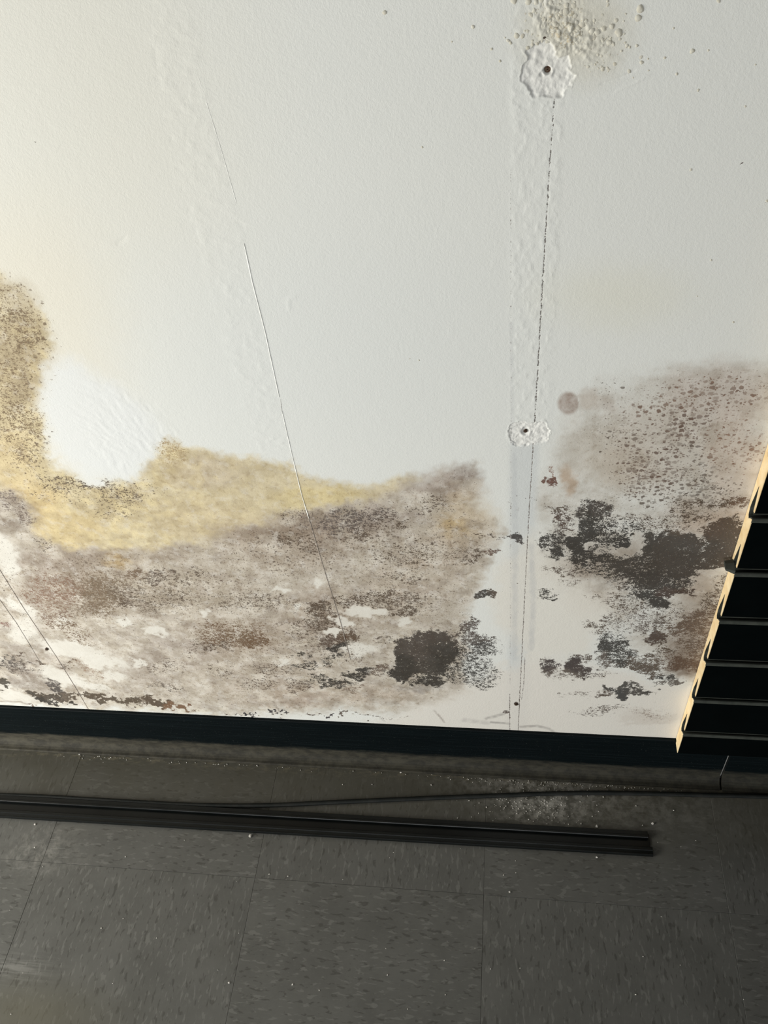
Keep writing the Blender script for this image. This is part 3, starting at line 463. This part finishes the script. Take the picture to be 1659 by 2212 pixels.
verts = np.stack([X, -relief, Z], 1).astype(np.float32)
ny, nx = GX.shape
ii = np.arange(N).reshape(ny, nx)
faces = np.stack([ii[:-1, :-1], ii[:-1, 1:], ii[1:, 1:], ii[1:, :-1]], -1).reshape(-1, 4)
me = bpy.data.meshes.new('wall_back')
me.vertices.add(N); me.vertices.foreach_set('co', verts.ravel())
me.loops.add(faces.size); me.loops.foreach_set('vertex_index', faces.ravel().astype(np.int32))
me.polygons.add(len(faces)); me.polygons.foreach_set('loop_start', np.arange(0, faces.size, 4, dtype=np.int32))
me.polygons.foreach_set('use_smooth', np.ones(len(faces), bool))
me.update(calc_edges=True)
def attr(name, rgb):
    a = me.attributes.new(name, 'FLOAT_COLOR', 'POINT'); arr = np.ones((N, 4), np.float32); arr[:, :3] = rgb; a.data.foreach_set('color', arr.ravel())
attr('paint', paint); attr('mold_colour', moldc); attr('amounts', np.stack([np.clip(mold, 0, 1), np.clip(dots, 0, 1), np.clip(mott, 0, 1)], 1))
wall = link_mesh('wall_back', me, WALL); wall['kind'] = 'structure'
wall['label'] = 'white painted drywall with yellow water stain and dark mould above the black base'
# drywall board behind the paint skin
bk = bmesh.new(); bmesh.ops.create_cube(bk, size=1, matrix=Matrix.Translation((-.3, .012, 1.25)) @ Matrix.Diagonal((4.6, .012, 2.5, 1))); bm_obj('drywall_board', bk, PAINT2, wall)

# --- blistered paint above the upper crater: many tiny bubbles, one mesh; single big ones too
rnd = random.Random(4)
def dome(bm, c, rx, rz, h, ang, seg=9):
    ca, sa = math.cos(ang), math.sin(ang); rings = []
    jit = [1+rnd.uniform(-.22, .22) for _ in range(seg)]
    for fr, fh in ((1.0, -.1), (.78, .5), (.45, .88)):
        r = []
        for k in range(seg):
            a = 2*math.pi*k/seg; x = rx*fr*math.cos(a)*jit[k]; z = rz*fr*math.sin(a)*jit[k]
            r.append(bm.verts.new((c[0]+x*ca-z*sa, -h*fh, c[2]+x*sa+z*ca)))
        rings.append(r)
    top = bm.verts.new((c[0], -h, c[2]))
    for a, b in zip(rings[:-1], rings[1:]):
        for k in range(seg): bm.faces.new((a[k], a[(k+1) % seg], b[(k+1) % seg], b[k]))
    for k in range(seg): bm.faces.new((rings[-1][k], rings[-1][(k+1) % seg], top))
BLI = plain('blistered_paint', srgb(213, 210, 196), .62, .25, 600, .35, .0008, srgb(200, 195, 178), 260)
bm = bmesh.new()
big = [(1383, 18, 8), (1378, 38, 7), (1337, 71, 8), (1352, 30, 2), (1322, 57, 6), (1304, 62, 6), (1290, 70, 6), (1116, 76, 6), (1129, 78, 5), (1098, 88, 4), (1103, 93, 4), (1110, 0, 7), (1142, 3, 7), (1158, 4, 6), (1170, 0, 6), (1190, 5, 5), (1154, 22, 5), (1224, 12, 6), (1222, 24, 8), (1213, 28, 6), (1175, 42, 6), (1186, 40, 6), (1171, 55, 5), (1205, 36, 6), (1199, 52, 6), (1258, 52, 7), (1250, 60, 6), (1266, 46, 6), (1245, 48, 5), (1278, 66, 6), (1283, 83, 4), (1317, 91, 6), (1324, 93, 4), (1354, 99, 3.5), (1360, 102, 3), (1376, 99, 3.5), (1301, 98, 4), (1326, 97, 3), (1160, 94, 4), (1150, 96, 4), (1140, 103, 4), (1170, 82, 4), (1134, 66, 3), (1212, 60, 5), (1185, 26, 5), (1284, 44, 4), (1495, 111, 5), (1552, 2, 4), (1455, 61, 2.5), (1436, 125, 3), (1462, 160, 3), (1386, 135, 4), (1401, 152, 2), (1400, 127, 2), (1530, 109, 2.5), (1492, 367, 3.6), (1632, 140, 2), (1022, 58, 4), (831, 27, 5), (1062, 106, 3), (1080, 132, 3), (1610, 230, 2.5), (1536, 562, 3), (1506, 640, 2), (912, 318, 2.5), (1508, 195, 3), (905, 778, 2.5), (885, 775, 2), (1657, 434, 4), (1584, 696, 3), (976, 90, 2)]
for x, y, r in big:
    c = on_wall(x, y); s = 1/3350.0
    dome(bm, c, r*s*1.05, r*s*1.15, r*s*.42, rnd.uniform(0, 3))
bo = bm_obj('paint_blister', bm, BLI, wall, True); bo['kind'] = 'stuff'; bo['label'] = 'raised blisters of paint scattered near the upper crater'
bm = bmesh.new()
cnt = 0
while cnt < 460:
    t = rnd.random()
    if t < .38: x, y = rnd.gauss(1190, 26), rnd.gauss(35, 34)
    elif t < .88: x = rnd.gauss(1245, 45); y = 50+(x-1200)*.32+rnd.gauss(20, 26)
    else: x, y = rnd.gauss(1250, 80), rnd.gauss(90, 50)
    if y < -60 or y > 170 or (1126 < x < 1245 and 92 < y < 212): continue
    r = rnd.uniform(1.1, 3.6)*(1 if rnd.random() < .8 else 1.7); c = on_wall(x, y); s = 1/3350.0
    dome(bm, c, r*s, r*s*rnd.uniform(.8, 1.5), r*s*rnd.uniform(.2, .42), rnd.uniform(0, 3), 7); cnt += 1
bo = bm_obj('paint_bubble', bm, BLI, wall, True); bo['kind'] = 'stuff'

# --- thin ridge of loosened tape edge (left of centre) and long cracks at lower left drawn as dark strips
def ridge(name, pts, w, h, mat, jitter=.0):
    v, f = [], []
    P3 = []
    for (x0, y0), (x1, y1) in zip(pts[:-1], pts[1:]):
        n = max(2, int(math.hypot(x1-x0, y1-y0)/12))
        for k in range(n): P3.append(on_wall(x0+(x1-x0)*k/n, y0+(y1-y0)*k/n))
    P3.append(on_wall(*pts[-1]))
    for k, c in enumerate(P3):
        dx = P3[min(k+1, len(P3)-1)]-P3[max(k-1, 0)]; L = math.hypot(dx[0], dx[2]); nx_, nz_ = dx[2]/L, -dx[0]/L
        ww = w*(.35 if k in (0, len(P3)-1) else rnd.uniform(1-jitter, 1+jitter))
        v += [(c[0]-ww*.6, .0001, c[2]), (c[0]+ww*.1, -h, c[2]), (c[0]+ww*.25, -h, c[2]), (c[0]+ww*.4, .0004, c[2])]
    for k in range(len(P3)-1):
        for j in range(3): a = 4*k+j; f.append((a, a+1, a+5, a+4))
    return pydata(name, v, f, mat, wall)
ridge('tape_edge', [(527, 526), (545, 610), (572, 715), (603, 858)], .0011, .00042, PAINT3, .3)
ridge('tape_edge', [(609, 888), (630, 980), (652, 1070), (668, 1122)], .0011, .00042, PAINT3, .3)
ridge('tape_edge', [(430, 170), (447, 225), (466, 285), (484, 345), (511, 440)], .0007, .00018, PAINT3, .3)
o = ridge('seam_crack', [(606, 862), (609, 888)], .0005, .0002, PENCIL, .3); 
ridge('seam_crack', [(668, 1122), (700, 1230), (735, 1342), (757, 1425)], .0010, .0004, PENCIL, .4)
ridge('seam_crack', [(-60, 1140), (0, 1232), (50, 1312), (85, 1364), (120, 1416), (160, 1480), (193, 1536)], .0011, .0004, PENCIL, .35)
ridge('seam_crack', [(-60, 1208), (0, 1296), (35, 1345), (70, 1402)], .0008, .0004, PENCIL, .5)
ridge('seam_crack', [(70, 1402), (80, 1420), (92, 1436)], .0007, .0003, PENCIL, .5)

# --- screws: one sunk in each crater, one near the base seam, one at lower left
def screw(x, y, r, sink, label):
    c = on_wall(x, y); bm = bmesh.new()
    bmesh.ops.create_cone(bm, cap_ends=True, segments=20, radius1=r*.5, radius2=r, depth=.0016, matrix=Matrix.Translation((0, 0, 0)))
    bmesh.ops.create_cone(bm, cap_ends=True, segments=10, radius1=r*.35, radius2=r*.35, depth=.012, matrix=Matrix.Translation((0, 0, -.0065)))
    for a in (0, math.pi/2):
        bmesh.ops.create_cube(bm, size=1, matrix=Matrix.Translation((0, 0, .0008)) @ Matrix.Rotation(a+.4, 4, 'Z') @ Matrix.Diagonal((r*1.2, r*.26, .0004, 1)))
    o = bm_obj('drywall_screw', bm, SCREW); o.location = (c[0], sink, c[2]); o.rotation_euler = (math.pi/2, 0, 0)
    return tag(o, label, 'screw')
screw(1183, 153, .0020, .0034, 'small dark screw head sunk in the hole of the upper flaked crater')
screw(1135, 932, .0019, .0012, 'small grey screw head in the middle of the lower flaked crater')
screw(1115, 1521, .0022, -.0002, 'tiny rusty screw head beside the seam just above the black base')
screw(101, 1402, .0020, -.0002, 'tiny dark screw head beside the slanting crack at lower left')

# ================================================================= SLATWALL PANEL
XL, XR, TH = .2825, 1.75, .019
PITCH, Z0 = .0794, .1485
gr = [Z0+PITCH*k for k in range(28)]
panel = thing('slatwall_panel', (XL, 0, .0964), 'black slatwall display panel with raw tan fibreboard edge, mounted on the wall', 'wall panel')
def loc(o): o.matrix_parent_inverse = Matrix.Translation((-XL, 0, -.0964)); return o
# cavity outline, relative to groove: (depth from wall, height)
CAV = [(.0184, .0052), (.0158, .0050), (.0140, .018), (.0112, .033), (.0092, .020), (.0070, .008), (.0066, .000), (.0078, -.0075), (.0108, -.0100), (.0140, -.0062), (.0184, -.0028)]
bottom, top = .0964, gr[-1]+.04
prof = [(0.0006, bottom), (.0184, bottom)]
for z in gr: prof += [(a, z+b) for a, b in reversed(CAV)]
prof += [(.0184, top), (.0006, top)]
bm = extrude_profile([(-0-a, b) for a, b in prof], (XL, 0, 0), (XR, 0, 0))
core = loc(bm_obj('panel_core', bm, MDF, panel)); core['label'] = 'raw tan fibreboard core edge'
edges = [bottom]+[v for z in gr for v in (z-.0028, z+.0052)]+[top]
for k in range(len(gr)+1):
    a, b = edges[2*k], edges[2*k+1]
    f = extrude_profile([(-.0184, a), (-.0192, a+.0006), (-.0192, b-.0006), (-.0184, b)], (XL+.0006, 0, 0), (XR, 0, 0)); loc(bm_obj('slat', f, LAM, panel))
for z in gr:
    # black vinyl liner following the groove, slightly proud at the end
    inn = []
    for i, (a, b) in enumerate(CAV):
        inn.append((a, b))
    ctr = (.0115, .004); sh = [(a+(ctr[0]-a)*.10, b+(ctr[1]-b)*.07) for a, b in inn[1:-1]]
    outl = [(.0190, .0048)]+inn[1:-1]+[(.0194, -.0026), (.0194, -.0062), (.0204, -.0062), (.0208, -.0018), (.0198, -.0010), (.0184, -.0010)]+sh[::-1]+[(.0190, .0040)]
    f = extrude_profile([(-a, z+b) for a, b in outl], (XL-.0004, 0, 0), (XR, 0, 0)); loc(bm_obj('groove_insert', f, INSERT, panel))

# broken liner end poking out over the wall at the fifth groove
zs = gr[4]
stub = extrude_profile([(-.003, zs-.004), (-.012, zs-.006), (-.019, zs-.004), (-.0195, zs+.0015), (-.010, zs+.0035), (-.004, zs+.002)], (XL-.0085, 0, 0), (XL-.0003, 0, 0))
for v in stub.verts:
    if v.co.x < XL-.004: v.co.z = zs+(v.co.z-zs)*.45-.001; v.co.y = -.006+(v.co.y+.006)*.7
o = loc(bm_obj('groove_insert', stub, INSERT, panel)); o['label'] = 'broken grey liner end sticking out past the panel edge'

# ================================================================= BASEBOARD (rubber cove, two lengths butted at the right)
bb = thing('baseboard_back', (0, 0, 0), 'black rubber cove base along the foot of the wall, dusty along its toe', None, None, 'structure')
def cove(x0, x1, dy, dz):
    pts = [(0, 0.001)]
    out = [(.0035, .1016), (.0043, .1006), (.0045, .06), (.0048, .030)]
    for k in range(7):
        a = k/6*math.pi/2; out.append((.0048+.0132*(1-math.cos(a)), .0162-.0132*math.sin(a)+.0002))
    out += [(.0192, .0022), (.0195, .0008), (.0002, .0008), (.0002, .1016)]
    bm = extrude_profile([(-(a+dy), b+dz) for a, b in out], (x0, 0, 0), (x1, 0, 0))
    return bm_obj('cove_base', bm, BASE, bb)
cove(-2.6, .3535, .0, 0); cove(.3562, 1.9, .0016, .0012)
# light nick on the butt joint
# ================================================================= FLOOR
floor = pydata('floor', [(-2.6, -3, -.0035), (2.0, -3, -.0035), (2.0, .006, -.0035), (-2.6, .006, -.0035), (-2.6, -3, -.05), (2.0, -3, -.05), (2.0, .006, -.05), (-2.6, .006, -.05)],
               [(0, 1, 2, 3), (7, 6, 5, 4), (0, 4, 5, 1), (1, 5, 6, 2), (2, 6, 7, 3), (3, 7, 4, 0)], GLUE)
floor['kind'] = 'structure'; floor['label'] = 'grey mottled vinyl tile floor with alternating grain'
T = .3048; X0 = .0349; Y0 = -.1826; G = .0002
def tile_mesh(name, w, d):
    bm = bmesh.new(); bmesh.ops.create_cube(bm, size=1, matrix=Matrix.Translation((0, 0, -.0015)) @ Matrix.Diagonal((w, d, .003, 1)))
    bmesh.ops.bevel(bm, geom=[e for e in bm.edges if all(v.co.z > -.001 for v in e.verts)], offset=.00025, segments=1, affect='EDGES')
    me = bpy.data.meshes.new(name); bm.to_mesh(me); bm.free(); me.materials.append(TILE); return me
full = tile_mesh('floor_tile', T-G, T-G); dcut = -Y0-.001
cut_a = tile_mesh('floor_tile_cut', T-G, dcut-G); cut_b = tile_mesh('floor_tile_cut_turned', dcut-G, T-G)
for i in range(-8, 6):
    for j in range(-1, 9):
        # corner of tile (i): x from X0+(i-?)*T ; row -1 is the cut row at the wall
        cx = X0+(i+.5)*T; turned = (i+j) % 2 == 0
        if j == -1: cy = Y0+dcut/2; mesh = cut_b if turned else cut_a
        else: cy = Y0-(j+.5)*T; mesh = full
        o = bpy.data.objects.new('floor_tile', mesh); col.objects.link(o); o.parent = floor
        o.location = (cx, cy, rnd.uniform(-.00015, .00015)); o.rotation_euler = (0, 0, math.pi/2 if turned else 0)

# ================================================================= LOOSE TRIM STRIP ON THE FLOOR
a = on_floor(0, 1767); b = on_floor(1410, 1851); dirv = (b-a)/np.linalg.norm(b-a)
pL = a-dirv*.5; pR = b
strip = thing('channel_strip', (float(pR[0]), float(pR[1]), 0), 'long black plastic channel strip lying loose on the floor, parallel to the wall', 'trim strip')
def sp(name, pts, cutback=0.0, mat=None):
    q1 = pR-dirv*cutback
    o = bm_obj(name, extrude_profile(pts, (pL[0], pL[1], 0), (q1[0], q1[1], 0)), mat or STRIP, strip)
    o.matrix_parent_inverse = Matrix.Translation((-float(pR[0]), -float(pR[1]), 0)); return o
STRIP = plain('black_strip_plastic', (.0035, .0048, .0048), .30, .22, 400, .08, .0004, (.006, .0075, .007), 25)
# side axis points to the wall
sp('web', [(.002, .0004), (.030, .0004), (.030, .0016), (.002, .0016)], .002)
sp('rail', [(0, .0003), (.0105, .0003), (.0105, .0058), (.0098, .0066), (.0062, .0066), (.0056, .0056), (.0018, .0052), (.0012, .0060), (.0004, .0060), (0, .0052)])
sp('rail', [(.0225, .0003), (.0318, .0003), (.0318, .0056), (.0311, .0064), (.0262, .0064), (.0256, .0070), (.0232, .0070), (.0225, .0062)], .004)

# ================================================================= CABLE
cpts = [(-160, 1712), (-60, 1715), (0, 1718), (80, 1720), (147, 1724), (294, 1733), (400, 1739), (500, 1741), (597, 1740), (700, 1734), (862, 1727), (1000, 1721), (1100, 1718), (1159, 1715), (1278, 1712), (1437, 1715), (1560, 1719), (1659, 1720), (1800, 1722)]
cu = bpy.data.curves.new('cable_path', 'CURVE'); cu.dimensions = '3D'; sp_ = cu.splines.new('NURBS'); sp_.points.add(len(cpts)-1); sp_.order_u = 4; sp_.use_endpoint_u = True
for k, (x, y) in enumerate(cpts):
    p = on_floor(x, y, .0029); p[1] = min(p[1], -.0245)
    if k < 7: p[1] = max(p[1], -.0925)          # lies against the back of the strip
    sp_.points[k].co = (p[0], p[1], .0031, 1)
cu.bevel_depth = .0031; cu.bevel_resolution = 4; cu.resolution_u = 10
co = bpy.data.objects.new('cable_tmp', cu); col.objects.link(co)
dg = bpy.context.evaluated_depsgraph_get(); cme = bpy.data.meshes.new_from_object(co.evaluated_get(dg)); bpy.data.objects.remove(co)
cme.materials.clear(); cable = link_mesh('cable', cme, CABLE, None, True); tag(cable, 'thin black cable running along the floor between the wall base and the channel strip', 'cable')

# ================================================================= PLASTER CRUMBS
def crumb_mesh(seed):
    r = random.Random(seed); bm = bmesh.new(); bmesh.ops.create_icosphere(bm, subdivisions=1, radius=1)
    for v in bm.verts: v.co *= r.uniform(.72, 1.15); v.co.z *= .7
    me = bpy.data.meshes.new('crumb'); bm.to_mesh(me); bm.free(); me.materials.append(PLASTER); return me
cms = [crumb_mesh(k) for k in range(5)]
named = [(541, 1807, 4.2, 'largest white plaster crumb, against the front of the channel strip left of centre'),
         (1410, 1779, 3.6, 'oval white plaster crumb just beyond the right end of the channel strip'),
         (1289, 1852, 2.8, 'white plaster crumb touching the front of the channel strip near its right end'),
         (1289, 1786, 3.4, 'curved white plaster flake behind the channel strip near its right end'),
         (1101, 1927, 2.4, 'lone white plaster crumb on the tile in front of the strip, right of centre'),
         (76, 1781, 2.6, 'small white plaster crumb in front of the strip at far left'),
         (495, 2123, 2.4, 'lone white plaster crumb low on the tile floor, left of centre'),
         (866, 1669, 3.0, 'white plaster crumb at the toe of the base, middle of the frame'),
         (172, 1630, 2.8, 'white plaster crumb at the toe of the base on the left')]
def put(name, x, y, r):
    p = on_floor(x, y); s = r*.00058
    o = bpy.data.objects.new(name, rnd.choice(cms)); col.objects.link(o)
    o.scale = (s*rnd.uniform(.85, 1.2), s*rnd.uniform(.85, 1.3), s); o.rotation_euler = (0, 0, rnd.uniform(0, 6)); o.location = (p[0], p[1], s*.62); return o
for x, y, r, lab in named: tag(put('plaster_crumb', x, y, r), lab, 'crumb', 'plaster crumbs on the floor')
g2 = [(763, 1666), (804, 1695), (933, 1673), (932, 1696), (1035, 1735), (1177, 1737), (1228, 1764), (1198, 1767), (1152, 1775), (1142, 1771), (1102, 1687), (1275, 1696), (1303, 1722), (1388, 1783), (1374, 1741), (1142, 1738), (1093, 1742), (1255, 1780), (740, 1695), (622, 1893), (555, 1654), (271, 1851), (320, 1639), (122, 1625), (75, 1831), (215, 1634), (1041, 1683), (1194, 1758), (1247, 1688), (392, 1783), (219, 2005), (1455, 1751)]
for x, y in g2: tag(put('plaster_crumb', x, y, rnd.uniform(1.3, 2.1)), *((('tiny white plaster crumb on the open tiles in front of the channel strip', 'crumb', 'tiny crumbs in front of the strip') if y > 1783 or (x < 500 and y > 1775) else ('tiny white plaster crumb on the dusty tile between cable and strip, right of centre', 'crumb', 'tiny crumbs between cable and strip') if y > 1716 else ('tiny white plaster crumb between the wall base and the cable', 'crumb', 'tiny crumbs along the wall base'))))
bm = bmesh.new()
for k in range(520):
    t = rnd.random()
    if t < .45: x, y = rnd.gauss(1170, 70), rnd.gauss(1735, 24)
    elif t < .7: x = rnd.uniform(1000, 1480); y = 1674+(x-1000)*.055+abs(rnd.gauss(0, 6))+3
    elif t < .94: x = rnd.uniform(100, 1000); y = 1624+(x-100)*.053+abs(rnd.gauss(0, 4))+3
    else: x, y = rnd.uniform(0, 1659), rnd.uniform(1800, 2212)
    p = on_floor(x, y)
    if p[1] > -.021: continue
    q = p-a; sd = -dirv[1]*q[0]+dirv[0]*q[1]
    if -.004 < sd < .036 and q@dirv < np.linalg.norm(b-a): continue
    s = rnd.uniform(.00025, .00075)*(1 if rnd.random() < .85 else 1.4)
    bmesh.ops.create_icosphere(bm, subdivisions=1, radius=s, matrix=Matrix.Translation((p[0], p[1], s*.5)) @ Matrix.Rotation(rnd.random()*3, 4, 'Z') @ Matrix.Diagonal((1.3, .9, .7, 1)))
o = bm_obj('plaster_dust', bm, PLASTER); tag(o, 'fine white plaster dust sprinkled on the tiles along the wall base', 'dust', None, 'stuff')
